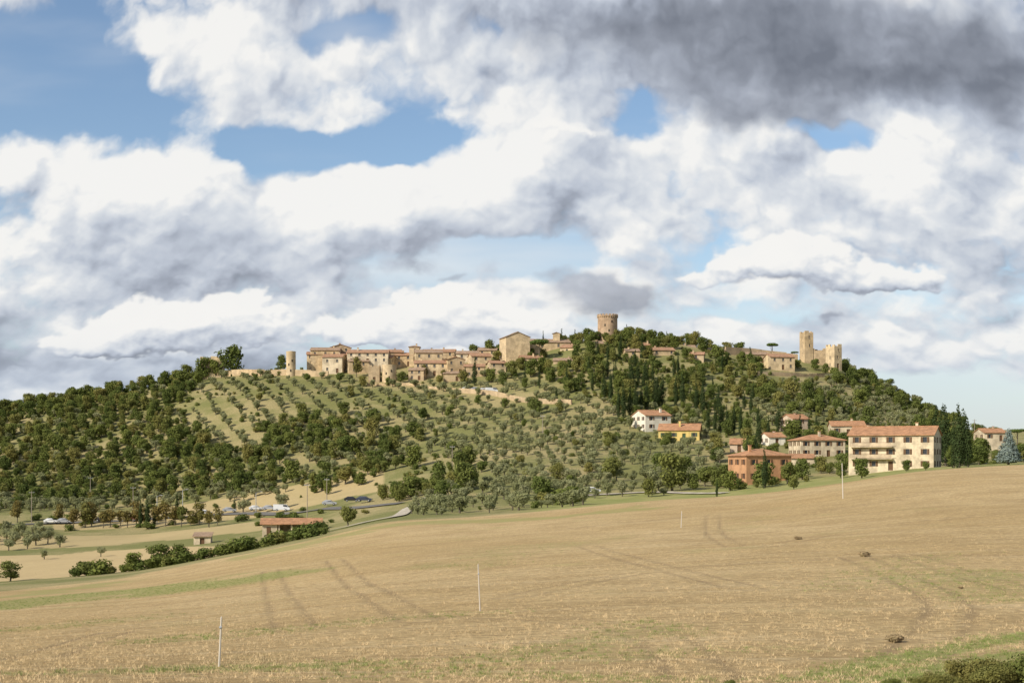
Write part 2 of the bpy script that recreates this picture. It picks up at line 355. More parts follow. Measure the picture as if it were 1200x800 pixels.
def flat(name,c,rough=.7,spec=.3,metal=0,var=.12):
    m,n=newmat(name); a=objnoise(n,2.5,4)
    finish(n,n.mix(a,tuple(k*(1-var) for k in c),tuple(min(1,k*(1+var)) for k in c)),rough,None,spec=spec,metal=metal); return m
STONE=[wallmat('sandstone_a',(.58,.43,.25),True),wallmat('sandstone_b',(.66,.51,.31),True),wallmat('sandstone_c',(.49,.365,.22),True)]
PL={'cream':wallmat('plaster_cream',(.64,.53,.37)),'white':wallmat('plaster_white',(.76,.70,.58),var=.1),'yellow':wallmat('plaster_yellow',(.66,.50,.18),var=.1),
 'salmon':wallmat('plaster_salmon',(.52,.285,.15),var=.15),'pink':wallmat('plaster_pink',(.58,.45,.33),var=.12),'s0':STONE[0],'s1':STONE[1],'s2':STONE[2],
 'brick':wallmat('keep_brick_stone',(.48,.33,.21),True)}
ROOF=[roofmat('terracotta_tiles_a',(.41,.235,.14)),roofmat('terracotta_tiles_b',(.37,.255,.17)),roofmat('terracotta_tiles_orange',(.46,.24,.125))]
GLASS=flat('window_glass',(.035,.04,.05),.2,.5); SHUT=flat('shutter_brown',(.13,.07,.035)); SHG=flat('shutter_green',(.05,.09,.05)); FRAME=flat('frame_stone',(.5,.43,.33))
DARK=flat('painted_opening_shade',(.03,.025,.02)); WOODM=flat('weathered_wood',(.30,.25,.19)); METAL=flat('galvanised_metal',(.35,.36,.36),.5,.4); ASPH=flat('asphalt',(.15,.14,.125),.9)
GRAVEL=wallmat('white_gravel',(.52,.46,.36)); CONC=flat('concrete',(.42,.39,.34),.9)
EXC=[]
# ------------------------------------------------------------------ houses
def side(W,Wi,a,b,z0,z1,ops,arch=False):
    a=Vector(a);b=Vector(b); L_=(b-a).length; t=(b-a)/L_; nrm=Vector((t.y,-t.x,0))
    P=lambda s,z,o=0:(a.x+t.x*s-nrm.x*o,a.y+t.y*s-nrm.y*o,z)
    S=sorted({0.,L_}|{o[0] for o in ops}|{o[1] for o in ops}); Z=sorted({z0,z1}|{o[2] for o in ops}|{o[3] for o in ops})
    for i in range(len(S)-1):
        for j in range(len(Z)-1):
            sm=(S[i]+S[i+1])/2; zm=(Z[j]+Z[j+1])/2
            if any(o[0]<sm<o[1] and o[2]<zm<o[3] for o in ops): continue
            W.quad(P(S[i],Z[j]),P(S[i+1],Z[j]),P(S[i+1],Z[j+1]),P(S[i],Z[j+1]))
    for o in ops:
        s0,s1,q0,q1,k=o; dd=.22
        W.quad(P(s0,q0),P(s0,q0,dd),P(s0,q1,dd),P(s0,q1)); W.quad(P(s1,q0,dd),P(s1,q0),P(s1,q1),P(s1,q1,dd))
        W.quad(P(s0,q0),P(s1,q0),P(s1,q0,dd),P(s0,q0,dd)); W.quad(P(s0,q1,dd),P(s1,q1,dd),P(s1,q1),P(s0,q1))
        Wi.quad(P(s0,q0,dd),P(s1,q0,dd),P(s1,q1,dd),P(s0,q1,dd),0 if k!='door' else 1)
        if k=='win':
            sm=(s0+s1)/2
            Wi.quad(P(sm-.04,q0,dd-.03),P(sm+.04,q0,dd-.03),P(sm+.04,q1,dd-.03),P(sm-.04,q1,dd-.03),2)
            rz=math.atan2(t.y,t.x)
            c=P(sm,q0-.06,-.06); Wi.box(c,(s1-s0+.2,.14,.1),2,rz)
        if k=='shut':
            rz=math.atan2(t.y,t.x)
            for ss in(s0-.27,s1+.27):
                c=P(ss,(q0+q1)/2,-.03); Wi.box(c,(.46,.05,q1-q0),1,rz)
def slab(R,a,b,c,d,t=.16):
    vs=[Vector(p) for p in(a,b,c,d)]; up=Vector((0,0,t)); R.add(vs+[v+up for v in vs],[(3,2,1,0),(4,5,6,7),(0,1,5,4),(1,2,6,5),(2,3,7,6),(3,0,4,7)])
def house(name,px,pyb,pye,wpx,dep=9,yaw=0,roof='gx',wall='s0',rm=0,win='win',floors=None,slope=.32,dmin=285,chim=True,d=None,balc=False,rv=None,winw=.9):
    rv=rv or random.Random(int(px*7+pyb*3))
    if d is None: x,y,z=at(px,pyb,dmin)
    else: y=d; x=(px-600)/F*y; z=float(H(x,y))
    w=wpx*y/F/ (abs(math.cos(yaw)) if abs(yaw)>.05 else 1)
    if abs(yaw)>.05: w=max(4,(wpx*y/F-dep*abs(math.sin(yaw)))/math.cos(yaw))
    y+=dep/2*.9; x*=y/(y-dep/2*.9)
    h=(pyb-pye)*y/F; zb=-(pyb-HZ)*y/F
    base=min(float(H(x+a,y+b)) for a in(-w/2,w/2) for b in(-dep/2,dep/2))
    e=empty(name,(x,y,zb),yaw); z0=min(base-zb,0)-1.5
    EXC.append((x,y,max(w,dep)/2+1.0)); EXC.append((x,y-dep/2-3,max(w,dep)/2*.8))
    W=MB();Wi=MB();R=MB()
    C=[(-w/2,-dep/2,0),(w/2,-dep/2,0),(w/2,dep/2,0),(-w/2,dep/2,0)]
    nf=floors or max(1,round(h/2.9)); fh=h/nf
    for k in range(4):
        a,b=C[k],C[(k+1)%4]; L_=(Vector(b)-Vector(a)).length; nw=max(1,int(L_/(3.3))); ops=[]
        if win!='none':
            for f in range(nf):
                for i in range(nw):
                    if rv.random()<.18 and wall[0]=='s' and len(wall)==2: continue
                    s=(i+.5)*L_/nw+(rv.uniform(-.3,.3) if len(wall)==2 else 0); ww=winw/2
                    if f==0 and k==0 and i==nw//2: ops.append((s-.55,s+.55,0.05,min(2.2,fh-.3),'door')); continue
                    zb_=f*fh+fh*.36; ops.append((s-ww,s+ww,zb_,min(zb_+1.25,f*fh+fh*.86),win))
        side(W,Wi,a,b,z0,h,ops)
    o=.45
    if roof in('gx','gy'):
        if roof=='gx':
            rh=dep/2*slope; e2=dep/2+o; X=w/2+o*.7
            slab(R,(-X,-e2,h-slope*o),(X,-e2,h-slope*o),(X,0,h+rh),(-X,0,h+rh)); slab(R,(X,e2,h-slope*o),(-X,e2,h-slope*o),(-X,0,h+rh),(X,0,h+rh))
            for sx in(-1,1): W.add([(sx*w/2,-dep/2,h),(sx*w/2,dep/2,h),(sx*w/2,0,h+rh)],[(0,1,2)])
            R.tube((-X,0,h+rh+.16),(X,0,h+rh+.16),.12,.12,6)
        else:
            rh=w/2*slope; e2=w/2+o; X=dep/2+o*.7
            slab(R,(-e2,X,h-slope*o),(-e2,-X,h-slope*o),(0,-X,h+rh),(0,X,h+rh)); slab(R,(e2,-X,h-slope*o),(e2,X,h-slope*o),(0,X,h+rh),(0,-X,h+rh))
            for sx in(-1,1): W.add([(-w/2,sx*dep/2,h),(w/2,sx*dep/2,h),(0,sx*dep/2,h+rh)],[(0,1,2)])
            R.tube((0,-X,h+rh+.16),(0,X,h+rh+.16),.12,.12,6)
    elif roof=='hip':
        m_=min(w,dep)/2; rh=m_*slope; a=w/2+o;b=dep/2+o; rx=max(w/2-m_,0); ry=max(dep/2-m_,0); zz=h-.02
        R.add([(-a,-b,zz),(a,-b,zz),(a,b,zz),(-a,b,zz),(-a,-b,zz+.16),(a,-b,zz+.16),(a,b,zz+.16),(-a,b,zz+.16),(-rx,-ry,h+rh+.16),(rx,ry if rx==0 else ry,h+rh+.16)],
              [(3,2,1,0),(0,1,5,4),(1,2,6,5),(2,3,7,6),(3,0,4,7)]+([(4,5,9,8),(5,6,9),(6,7,8,9),(7,4,8)] if rx>0 else [(4,5,8),(5,6,9,8),(6,7,9),(7,4,8,9)]))
    elif roof=='mono':
        slab(R,(-w/2-.3,-dep/2-o,h),(w/2+.3,-dep/2-o,h),(w/2+.3,dep/2,h+dep*.2),(-w/2-.3,dep/2,h+dep*.2))
        W.add([(-w/2,-dep/2,h),(-w/2,dep/2,h),(-w/2,dep/2,h+dep*.19)],[(0,1,2)]);W.add([(w/2,-dep/2,h),(w/2,dep/2,h),(w/2,dep/2,h+dep*.19)],[(0,1,2)])
        W.quad((-w/2,dep/2,h),(w/2,dep/2,h),(w/2,dep/2,h+dep*.19),(-w/2,dep/2,h+dep*.19))
    if roof in('crown','ruin'):
        R.box((0,0,h-.4),(w-.3,dep-.3,.3))
        for k in range(4):
            a,b=Vector(C[k]),Vector(C[(k+1)%4]); L_=(b-a).length; nm=max(2,int(L_/1.5)); t=(b-a)/L_
            for i in range(nm):
                if roof=='crown' and i%2: continue
                hh=.9 if roof=='crown' else rv.uniform(.1,1.6)
                c=a+t*((i+.5)*L_/nm); off=Vector((t.y,-t.x,0))*-.25
                W.box((c.x+off.x,c.y+off.y,h+hh/2-.02),(L_/nm*(.98 if roof=='ruin' else .9)-.01,.44,hh),0,math.atan2(t.y,t.x))
    if chim and roof in('gx','gy','hip'):
        cxx=rv.uniform(-.3,.3)*w; cy=rv.uniform(-.25,.25)*dep; ht=h+min(w,dep)*.5*slope+.5
        W.box((cxx,cy,ht-.5),(.6,.6,1.8)); R.box((cxx,cy,ht+.5),(.8,.8,.14))
    if balc:
        for f in range(1,nf):
            zf=f*fh; W.box((-w*.22,-dep/2-.65,zf),(w*.5,1.3,.16))
            for i in range(int(w*.5/.25)): Wi.box((-w*.47+i*.25+.05,-dep/2-1.25,zf+.55),(.04,.04,.95),1)
            Wi.box((-w*.22,-dep/2-1.25,zf+1.05),(w*.5,.07,.06),1)
    W.obj('walls',[PL[wall]],e)
    if Wi.v: Wi.obj('windows_and_door',[GLASS,SHUT if wall!='yellow' else SHG,FRAME],e)
    if R.v: R.obj('roof',[ROOF[rm] if roof not in('crown','ruin') else PL[wall]],e)
    return e
def round_tower(name,px,pyb,pyt,wpx,wall='s0',crown=True,d=None):
    x,y,z=at(px,pyb,285) if d is None else ((px-600)/F*d,d,0)
    z=-(pyb-HZ)*y/F; r=wpx*y/F/2; h=(pyb-pyt)*y/F
    e=empty(name,(x,y,z)); EXC.append((x,y,r+1)); W=MB();R=MB();K=28
    rb=r*(.96 if crown else 1.)
    hs=h*.82 if crown else h
    W.tube((0,0,-6),(0,0,hs),rb*1.02,rb,K,0,False)
    if crown:
        W.tube((0,0,hs),(0,0,hs+.5),rb,r*1.03,K,0,False); W.tube((0,0,hs+.5),(0,0,h-.8),r*1.03,r*1.03,K,0,False)
        for i in range(K):
            a=2*math.pi*i/K; W.box((r*1.0*math.cos(a),r*1.0*math.sin(a),hs+.25),(.3,.22,.5),1,a)
        for i in range(18):
            a=2*math.pi*i/18; W.box((r*.96*math.cos(a),r*.96*math.sin(a),h-.5),(.5,r*.22,.6),0,a)
        R.tube((0,0,h-1.2),(0,0,h-1.0),r,r,K)
    else: R.tube((0,0,h-.3),(0,0,h+.12),r*1.02,r*1.02,K); R.tube((0,0,h+.12),(0,0,h+.35),r*.9,r*.2,K)
    W.obj('walls',[PL[wall],PL['s2']],e); R.obj('parapet_floor',[PL[wall]],e)
    Wi=MB()
    for a,zz in((-1.9,.45),(-1.2,.62),(-1.5,.2)):
        Wi.box((rb*1.0*math.cos(a),rb*1.0*math.sin(a),h*zz),(.25,.5,1.0),0,a)  # solid dark boxes; the shade of the slot openings is put into their colour
    Wi.obj('windows',[DARK],e)
def wall_line(name,pts,h,th=.6,mat='s0',dmin=285,ragged=.4,ex=1.5):
    P=wl(pts,4,dmin); m_=MB(); r=random.Random(5)
    for a,b in zip(P[:-1],P[1:]):
        za=float(H(*a));zb=float(H(*b)); t=(b-a)/np.linalg.norm(b-a); nn=np.array([t[1],-t[0]])*th/2; ha=h+r.uniform(-ragged,ragged)*.5
        vs=[(a[0]+nn[0],a[1]+nn[1],za-2),(b[0]+nn[0],b[1]+nn[1],zb-2),(b[0]-nn[0],b[1]-nn[1],zb-2),(a[0]-nn[0],a[1]-nn[1],za-2),
            (a[0]+nn[0],a[1]+nn[1],za+ha),(b[0]+nn[0],b[1]+nn[1],zb+ha),(b[0]-nn[0],b[1]-nn[1],zb+ha),(a[0]-nn[0],a[1]-nn[1],za+ha)]
        m_.add(vs,[(4,5,6,7),(0,1,5,4),(1,2,6,5),(2,3,7,6),(3,0,4,7)])
        EXC.append((a[0],a[1]-1,ex))
    m_.obj(name,[PL[mat]])
# ---- the old town
def th(*a,**k): house('stone_house',*a,**k)
house('ruined_tower',249,441,422,25,8,0,'ruin','s1',win='win',floors=1)
wall_line('town_wall',[(264,441),(300,440),(340,440),(385,442)],2.6)
round_tower('round_turret',341,440,412,11,'s1',False)
th(369,436,416,20,8,.1,'gx','s1',0); th(392,438,419,26,9,-.1,'gx','cream',0); th(382,428,411,34,8,0,'gx','s0',1,d=634)
th(398,420,408,28,7,.2,'gy','s2',0,d=640); th(432,426,414,48,9,0,'gx','cream',0,d=630); th(420,438,424,26,8,.15,'gx','s0',1); th(452,434,420,24,8,-.2,'gx','s1',0)
round_tower('round_bastion',456,446,428,17,'s1',False); house('stone_tower',439,448,431,13,6,0,'ruin','s2',floors=2)
th(474,430,417,22,8,0,'gx','s0',0); th(486,424,407,12,6,0,'hip','s1',1,d=638); th(502,431,414,34,9,.1,'gx','s1',1,d=628); th(515,426,413,40,8,-.1,'gx','s0',0,d=640)
th(505,441,426,38,8,0,'gx','s1',0); th(532,439,422,26,9,.25,'gy','s0',0); th(490,446,434,22,7,-.2,'gx','s2',1); th(548,430,415,26,8,0,'gx','cream',1,d=630)
th(562,432,418,28,9,.2,'gx','s1',0,d=622); th(572,424,411,24,8,-.1,'gx','s0',1,d=640); th(556,442,430,24,7,0,'gx','s0',0); th(582,438,426,22,7,.2,'gx','s1',0); th(463,424,413,18,7,.2,'gx','s2',0,d=640)
th(530,447,438,20,6,0,'gx','s0',1); th(408,428,416,22,7,-.2,'gx','s1',0,d=636)
house('parish_church',603,420,396,36,12,.25,'gy','s1',1,win='none',d=622,slope=.4,chim=False); house('church_nave',643,418,402,50,10,.08,'gx','s0',1,floors=2,d=630,chim=False)
house('bell_gable',652,405,391,8,2.5,0,'gy','s1',1,floors=1,d=632,chim=False)
th(668,424,408,24,9,-.3,'gx','s1',0,d=622); th(684,426,411,16,8,0,'gx','s0',1,d=620); th(622,430,420,28,7,.1,'gx','s1',0,d=610); th(660,434,423,24,7,-.1,'gx','s0',1,d=606)
round_tower('castle_keep_tower',712,393,368,24,'brick',True,d=638)
th(775,423,411,30,8,.15,'gx','s0',0,d=612); th(797,418,408,34,8,0,'gx','s2',1,d=634); th(817,428,416,20,7,-.2,'gx','s1',0,d=604); th(740,424,412,18,7,.1,'gx','s0',1,d=606); th(757,415,405,20,7,0,'gx','s1',0,d=628); th(698,414,403,18,7,.2,'gx','s0',1,d=622); th(838,420,411,22,7,.1,'gx','s1',1,d=626)
wall_line('town_wall',[(850,415),(880,417),(905,420),(935,423)],3.2,mat='s2')
house('gatehouse',913,434,419,33,9,.15,'gx','s1',0,floors=2); house('castle_tower',945,420,391,13,6,.2,'ruin','s0',floors=3,winw=.6,d=634)
house('ruined_castle_wall',961,424,412,16,3,-.1,'ruin','s2',win='none',d=634); house('castle_tower',977,432,407,16,6,.45,'ruin','s1',floors=3,winw=.6,d=618)
th(885,426,416,26,7,0,'gx','s2',1,d=625)
wall_line('retaining_wall',[(538,460),(575,463),(605,470),(640,473),(670,474)],1.9,mat='s2',ragged=.05,ex=1.); wall_line('retaining_wall',[(430,452),(480,452),(535,458)],1.0,mat='s0',ex=.2)
wall_line('stone_wall',[(880,440),(930,441),(985,442)],1.4,mat='s2')
# ---- lower village
house('white_house',763,505,487,44,11,.35,'gx','white',2,'shut',floors=2); house('yellow_house',797,516,504,54,10,-.2,'gx','yellow',2,'shut',floors=1,slope=.4)
house('terracotta_house',890,566,534,70,10,.3,'hip','salmon',2,'shut',floors=2)
house('apartment_building',1049,551,510,116,13,-.42,'gx','cream',2,'shut',floors=3,slope=.3,balc=True)
house('village_house',957,536,516,60,10,.15,'hip','cream',2,'shut'); house('village_house',931,508,491,30,9,.3,'gx','pink',2,'shut'); house('village_house',992,511,499,42,9,-.1,'gx','cream',2,'shut')
house('village_house',867,530,520,28,9,-.2,'gx','pink',2,'shut'); house('village_house',1160,517,507,30,9,.1,'gx','cream',2,'shut',d=500); house('village_house',905,522,512,26,8,.2,'gx','white',2,'shut')
house('village_house',1022,516,505,26,8,.2,'gx','pink',2,'shut'); house('farm_outbuilding',940,545,537,30,6,-.1,'mono','cream',2,floors=1)
def barn(px,py):
    x,y,z=at(px,py,285); e=empty('open_barn',(x,y,z),.12); EXC.append((x,y,11)); W=MB();R=MB();Wi=MB()
    w,dp,h=12.5,6.5,2.7
    W.box((-w/2+1.6,0,h/2-.5),(3.2,dp,h+1)); W.box((1.6,dp/2-.12,h/2-.5),(w-3.25,.22,h+1))
    W.box((w/2-.15,0,h/2-.5),(.28,dp-.5,h+1))
    for i in range(4): W.box((-w/2+3.6+i*2.7,-dp/2+.2,h/2-.5),(.3,.3,h+1))
    Wi.box((-w/2+1.4,-dp/2-.01,1.0),(.9,.06,2.0))
    s=.3;o=.6;e2=dp/2+o;X=w/2+.5;rh=dp/2*s
    slab(R,(-X,-e2,h-s*o),(X,-e2,h-s*o),(X,0,h+rh),(-X,0,h+rh)); slab(R,(X,e2,h-s*o),(-X,e2,h-s*o),(-X,0,h+rh),(X,0,h+rh))
    for sx in(-1,1): W.add([(sx*(w/2-.02),-dp/2,h),(sx*(w/2-.02),dp/2,h),(sx*(w/2-.02),0,h+rh)],[(0,1,2)])
    W.obj('walls',[PL['cream']],e);R.obj('roof',[ROOF[2]],e);Wi.obj('door',[SHUT],e)
barn(342,627)
house('small_hut',238,637,628,20,4,.1,'mono','cream',1,floors=1)
# ------------------------------------------------------------------ roads
def ribbon(name,pts,w,mat,dmin=285,lift=.1):
    P=wl(pts,1.5,dmin); m_=MB(); rows_=[]
    for i,p in enumerate(P):
        t=P[min(i+1,len(P)-1)]-P[max(i-1,0)]; t=t/max(np.linalg.norm(t),1e-6); nn=np.array([t[1],-t[0]])
        rows_.append([(p[0]+nn[0]*s*w/2,p[1]+nn[1]*s*w/2,float(H(p[0]+nn[0]*s*w/2,p[1]+nn[1]*s*w/2))+lift) for s in(-1,-.5,0,.5,1)])
        if i%2==0: EXC.append((p[0],p[1],w/2+.6))
    for a,b in zip(rows_[:-1],rows_[1:]):
        for k in range(4): m_.quad(a[k+1],a[k],b[k],b[k+1])
    m_.obj(name,[mat])
ribbon('gravel_road',[(372,628),(400,620),(430,612),(466,605),(480,596),(505,582),(545,566)],3.0,GRAVEL,lift=.25)
ribbon('asphalt_road',[(-200,618),(-50,616),(80,613),(200,607),(300,602),(400,596),(470,590)],3.6,ASPH,lift=.25)
ribbon('gravel_road',[(640,585),(700,580),(770,577),(850,578)],3.2,GRAVEL,lift=.2)
# ------------------------------------------------------------------ vegetation meshes
def leafmat(name,ramp_cols,trans=.25,nscale=.8,dk=.3):
    m,n=newmat(name); oi=n.new('ShaderNodeObjectInfo').outputs['Random']
    base=n.ramp(oi,[(i/(len(ramp_cols)-1),c) for i,c in enumerate(ramp_cols)])
    a=objnoise(n,nscale,2)
    col=n.mix(n.ss(a,.35,.6,dk,0),base,(.03,.04,.015)); col=n.mix(n.ss(a,.52,.7,0,.35),col,(.23,.24,.09) if dk<.5 else (.06,.08,.03))
    d=n.new('ShaderNodeBsdfDiffuse');t=n.new('ShaderNodeBsdfTranslucent');mx=n.new('ShaderNodeMixShader');mx.inputs[0].default_value=trans
    n.put(d.inputs[0],col);n.put(t.inputs[0],col);n.l.new(d.outputs[0],mx.inputs[1]);n.l.new(t.outputs[0],mx.inputs[2])
    o=n.new('ShaderNodeOutputMaterial');n.l.new(mx.outputs[0],o.inputs[0]); return m
BARK=flat('bark',(.13,.11,.08),.95,.1)
LM={'olive':leafmat('olive_leaves',[(.26,.27,.125),(.33,.335,.175),(.28,.29,.135),(.37,.365,.20)],.28),
 'oak':leafmat('oak_leaves',[(.12,.155,.04),(.21,.235,.06),(.15,.18,.05),(.29,.26,.08),(.17,.205,.055),(.10,.13,.035)],.28),
 'cyp':leafmat('cypress_leaves',[(.045,.068,.025),(.06,.085,.032),(.05,.072,.026)],.12,dk=.5),
 'pine':leafmat('pine_needles',[(.12,.17,.045),(.14,.19,.055)],.2),
 'young':leafmat('young_tree_leaves',[(.18,.18,.055),(.26,.19,.065),(.16,.18,.05)]),
 'blue':leafmat('blue_cedar_needles',[(.20,.25,.23),(.23,.28,.26)],.1),
 'dry':leafmat('dry_weeds',[(.34,.25,.14),(.38,.28,.16)],.2),
 'bramble':leafmat('bramble_leaves',[(.17,.20,.055),(.26,.22,.07)],.25,3.)}
def leaves(lobes,nl,size,seed,shell=.62,asp=1.,up=.15):
    r=np.random.default_rng(seed); L_=np.array(lobes,float); wt=(L_[:,3]*L_[:,4]+L_[:,5]*L_[:,3]); wt/=wt.sum()
    k=r.choice(len(L_),nl,p=wt); d=r.normal(size=(nl,3)); d/=np.linalg.norm(d,axis=1)[:,None]
    rad=shell+(1.08-shell)*r.random(nl)**.7
    rad*=1+.16*np.sin(d[:,0]*7+k)*np.sin(d[:,1]*6+k*2)+.10*np.sin(d[:,2]*11+k)
    c=L_[k,:3]+d*rad[:,None]*L_[k,3:6]
    nrm=d+r.normal(size=(nl,3))*.42; nrm[:,2]+=up; nrm/=np.linalg.norm(nrm,axis=1)[:,None]
    a=np.cross(nrm,r.normal(size=(nl,3))); a/=np.linalg.norm(a,axis=1)[:,None]; b=np.cross(nrm,a)
    s=size*(.55+.8*r.random(nl))[:,None]; a*=s*asp; b*=s
    j=lambda:1+.5*(r.random((nl,1))-.5)
    V=np.stack([c-a*j(),c-b*.7*j(),c+a*j(),c+b*.7*j()],1).reshape(-1,3)
    return V
def tree_mesh(name,lobes,nl,size,leaf,seed,trunk,asp=1.,shell=.62):
    m_=MB(); rr=random.Random(seed)
    ht,r0=trunk; bend=Vector((rr.uniform(-.1,.1)*ht,rr.uniform(-.1,.1)*ht,0)); mid_=bend*.5+Vector((0,0,ht*.5)); top=bend+Vector((0,0,ht))
    m_.tube((0,0,-.8),mid_,r0*1.3,r0*.85,7,0,False); m_.tube(mid_,top,r0*.85,r0*.6,7,0,False)
    for l in sorted(lobes,key=lambda l:-l[3])[:7]:
        m_.tube(top if rr.random()<.6 else mid_,(l[0],l[1],l[2]),r0*.42,r0*.12,5,0,False)
    nv=len(m_.v); V=leaves(lobes,nl,size,seed,shell,asp)
    Vt=np.concatenate([np.array(m_.v),V]); me=bpy.data.meshes.new(name)
    tf=np.array([f for f in m_.f if len(f)==4]); lf=(np.arange(nl*4)+nv).reshape(-1,4); fa=np.concatenate([tf,lf]).astype(np.int32)
    me.vertices.add(len(Vt)); me.vertices.foreach_set('co',Vt.astype(np.float32).ravel())
    me.loops.add(fa.size); me.loops.foreach_set('vertex_index',fa.ravel()); me.polygons.add(len(fa))
    me.polygons.foreach_set('loop_start',np.arange(0,fa.size,4,dtype=np.int32)); me.polygons.foreach_set('loop_total',np.full(len(fa),4,np.int32))
    mi=np.zeros(len(fa),np.int32); mi[len(tf):]=1; me.polygons.foreach_set('material_index',mi)
    me.materials.append(BARK); me.materials.append(LM[leaf]); me.update(calc_edges=True); return me
def round_lobes(R,h0,h1,k,r,seed,fl=.8):
    rr=random.Random(seed); out=[(0,0,(h0+h1)/2,R*.62,R*.62,(h1-h0)*.42)]
    for i in range(k):
        a=rr.uniform(0,6.28); q=R*math.sqrt(rr.random())*.72; z=rr.uniform(h0+r*.4,h1-r*.5)
        zf=1-.45*abs((z-(h0+h1)/2)/((h1-h0)/2)); s=r*rr.uniform(.6,1.15)
        out.append((q*math.cos(a)*zf,q*math.sin(a)*zf,z,s,s,s*fl))
    return out
M={}
M['olive']=[tree_mesh('olive_tree',round_lobes(2.1,.9,3.9,8,1.0,s),900,.21,'olive',s,(1.5,.22)) for s in range(5)]
M['oak']=[tree_mesh('oak_tree',round_lobes(3.7,1.2,8.0,13,1.7,s+20),1700,.34,'oak',s+20,(3.2,.28)) for s in range(6)]
M['bush']=[tree_mesh('shrub',round_lobes(1.5,.0,2.0,6,.75,s+40),600,.17,'oak',s+40,(.5,.08)) for s in range(4)]
def cyl(seed,h=13,r=1.15):
    rr=random.Random(seed); out=[]
    for i in range(16):
        t=i/15; q=r*(math.sin(math.pi*min(1,.12+t*.95))**.6)*(1-.35*t) if t<.92 else r*.28; a=rr.uniform(0,6.28)
        q=q.real if isinstance(q,complex) else q
        out.append((.22*r*math.cos(a),.22*r*math.sin(a),.9+t*(h-1.6),max(.22,q*rr.uniform(.85,1.1)),max(.22,q*rr.uniform(.85,1.1)),1.05))
    return out
M['cyp']=[tree_mesh('cypress_tree',cyl(s,13,1.2+.12*s),2400,.19,'cyp',s+60,(2.5,.2),asp=.8) for s in range(4)]
def pinel(seed,R=4.6,h=8.5):
    rr=random.Random(seed); out=[(0,0,h,R*.7,R*.7,.95)]
    for i in range(12):
        a=i*6.283/12+rr.uniform(-.2,.2); q=R*rr.uniform(.45,.75); s=rr.uniform(1.1,1.6); out.append((q*math.cos(a),q*math.sin(a),h+rr.uniform(-.5,.35),s,s,.75))
    return out
M['pine']=[tree_mesh('umbrella_pine_tree',pinel(s),2600,.24,'pine',s+80,(7.2,.3)) for s in range(2)]
M['young']=[tree_mesh('young_tree',round_lobes(1.9,1.4,6.0,8,1.0,s+100),1000,.22,'young',s+100,(2.4,.13)) for s in range(4)]
M['blue']=[tree_mesh('blue_cedar_tree',[(0,0,1.2+i*.75,3.0*(1-i/11),3.0*(1-i/11),.7) for i in range(10)],3500,.22,'blue',120,(6,.25))]
M['dry']=[tree_mesh('dry_shrub',round_lobes(.55,0,.5,5,.25,s+130),500,.05,'dry',s+130,(.2,.02),asp=2) for s in range(2)]
M['bramble']=[tree_mesh('bramble_bush',round_lobes(1.3,0,1.25,12,.42,s+140),9000,.035,'bramble',s+140,(.4,.03),asp=1.3,shell=.4) for s in range(3)]
def plant(kind,px,py,h=None,hm=None,dmin=285,wide=1.,name=None):
    x,y,z=at(px,py,dmin); m_=random.choice(M[kind]); H0={'olive':4.0,'oak':8.2,'bush':2.1,'cyp':13,'pine':9.4,'young':6.1,'blue':8.5,'dry':.55,'bramble':1.3}[kind]
    s=(h*y/F if h else (hm or H0))/H0
    o=bpy.data.objects.new(name or m_.name.split('.')[0],m_); COL.objects.link(o); o.location=(x,y,z); o.scale=(s*wide,s*wide,s); o.rotation_euler=(0,0,random.uniform(0,6.28))
    EXC.append((x,y,1.2)); return o
for a in [(272,436,36),(253,436,24),(238,440,28),(220,442,22),(205,444,18)]: plant('oak',*a,wide=1.0)
for a in [(330,428,18),(841,424,22),(573,412,20),(584,410,16),(764,404,18),(735,402,18),(752,400,16),(690,408,16),(676,412,14),(700,400,12),(722,400,14),(745,410,18),(780,408,14),(935,432,12),(955,434,14),(968,438,12),(990,436,12),(890,436,12),(870,426,14),
          (470,449,14),(455,452,10),(515,450,12),(543,450,16),(575,448,18),(600,442,20),(622,442,22),(590,452,16),(645,448,18),(665,450,16),(398,448,13),(425,453,13),(360,447,11),(300,446,9),(610,434,16),(636,436,18),(676,436,20),(690,430,18),(560,474,12),(592,478,12),(628,482,14),(655,484,14)]: plant('oak',*a)
for a in [(905,407,17),(632,425,27),(931,405,10),(1165,502,16),(1192,500,20)]: plant('pine',*a)
for a in [(418,442,24),(497,443,16),(520,446,14)]: plant('young',*a)
cy=[(556,452,34),(545,450,20),(1096,545,66),(1108,546,72),(1118,548,60),(1124,549,74),(1134,549,60),(1102,540,60),(1130,546,66),(896,572,48),(876,540,30),(886,538,32),(868,512,36),(860,508,34),(852,510,36),(845,506,40),(838,508,36),(830,505,32),(912,506,34),(937,512,26),(948,508,22),(957,512,26),(900,515,28),(890,520,34),(1014,540,24),
 (731,492,44),(738,490,38),(725,490,36),(745,484,34),(751,482,30),(758,480,34),(716,474,36),(708,468,30),(768,478,36),(776,476,38),(792,476,36),(800,478,40),(816,482,36),(824,486,40),(842,486,34),(740,455,38),(748,450,30),(756,456,34),(722,452,30),(712,442,28),(690,440,22),(664,452,22),(765,450,24),(790,444,26),(872,480,22),(880,486,30),(835,462,22),(615,452,22),(632,455,24),(652,470,16),(1142,512,18),
 (165,618,32),(173,619,36),(181,618,30),(207,608,30),(275,600,18),(840,590,22),(768,488,14)]
for a in cy: plant('cyp',*a,wide=random.uniform(.8,1.15))
plant('blue',1182,545,42)
for a in [(788,575,46),(776,560,30),(800,562,28),(1010,560,26),(985,560,20),(408,616,26),(940,562,24),(855,575,24),(760,582,22),(868,556,26),(1085,552,12),(1062,552,14),(826,570,26),(812,574,22),(930,574,18)]: plant('oak',*a)
for i in range(17): plant('young',88+i*10.5+random.uniform(-2,2),619-(i%3)-i*.15,random.uniform(20,30))
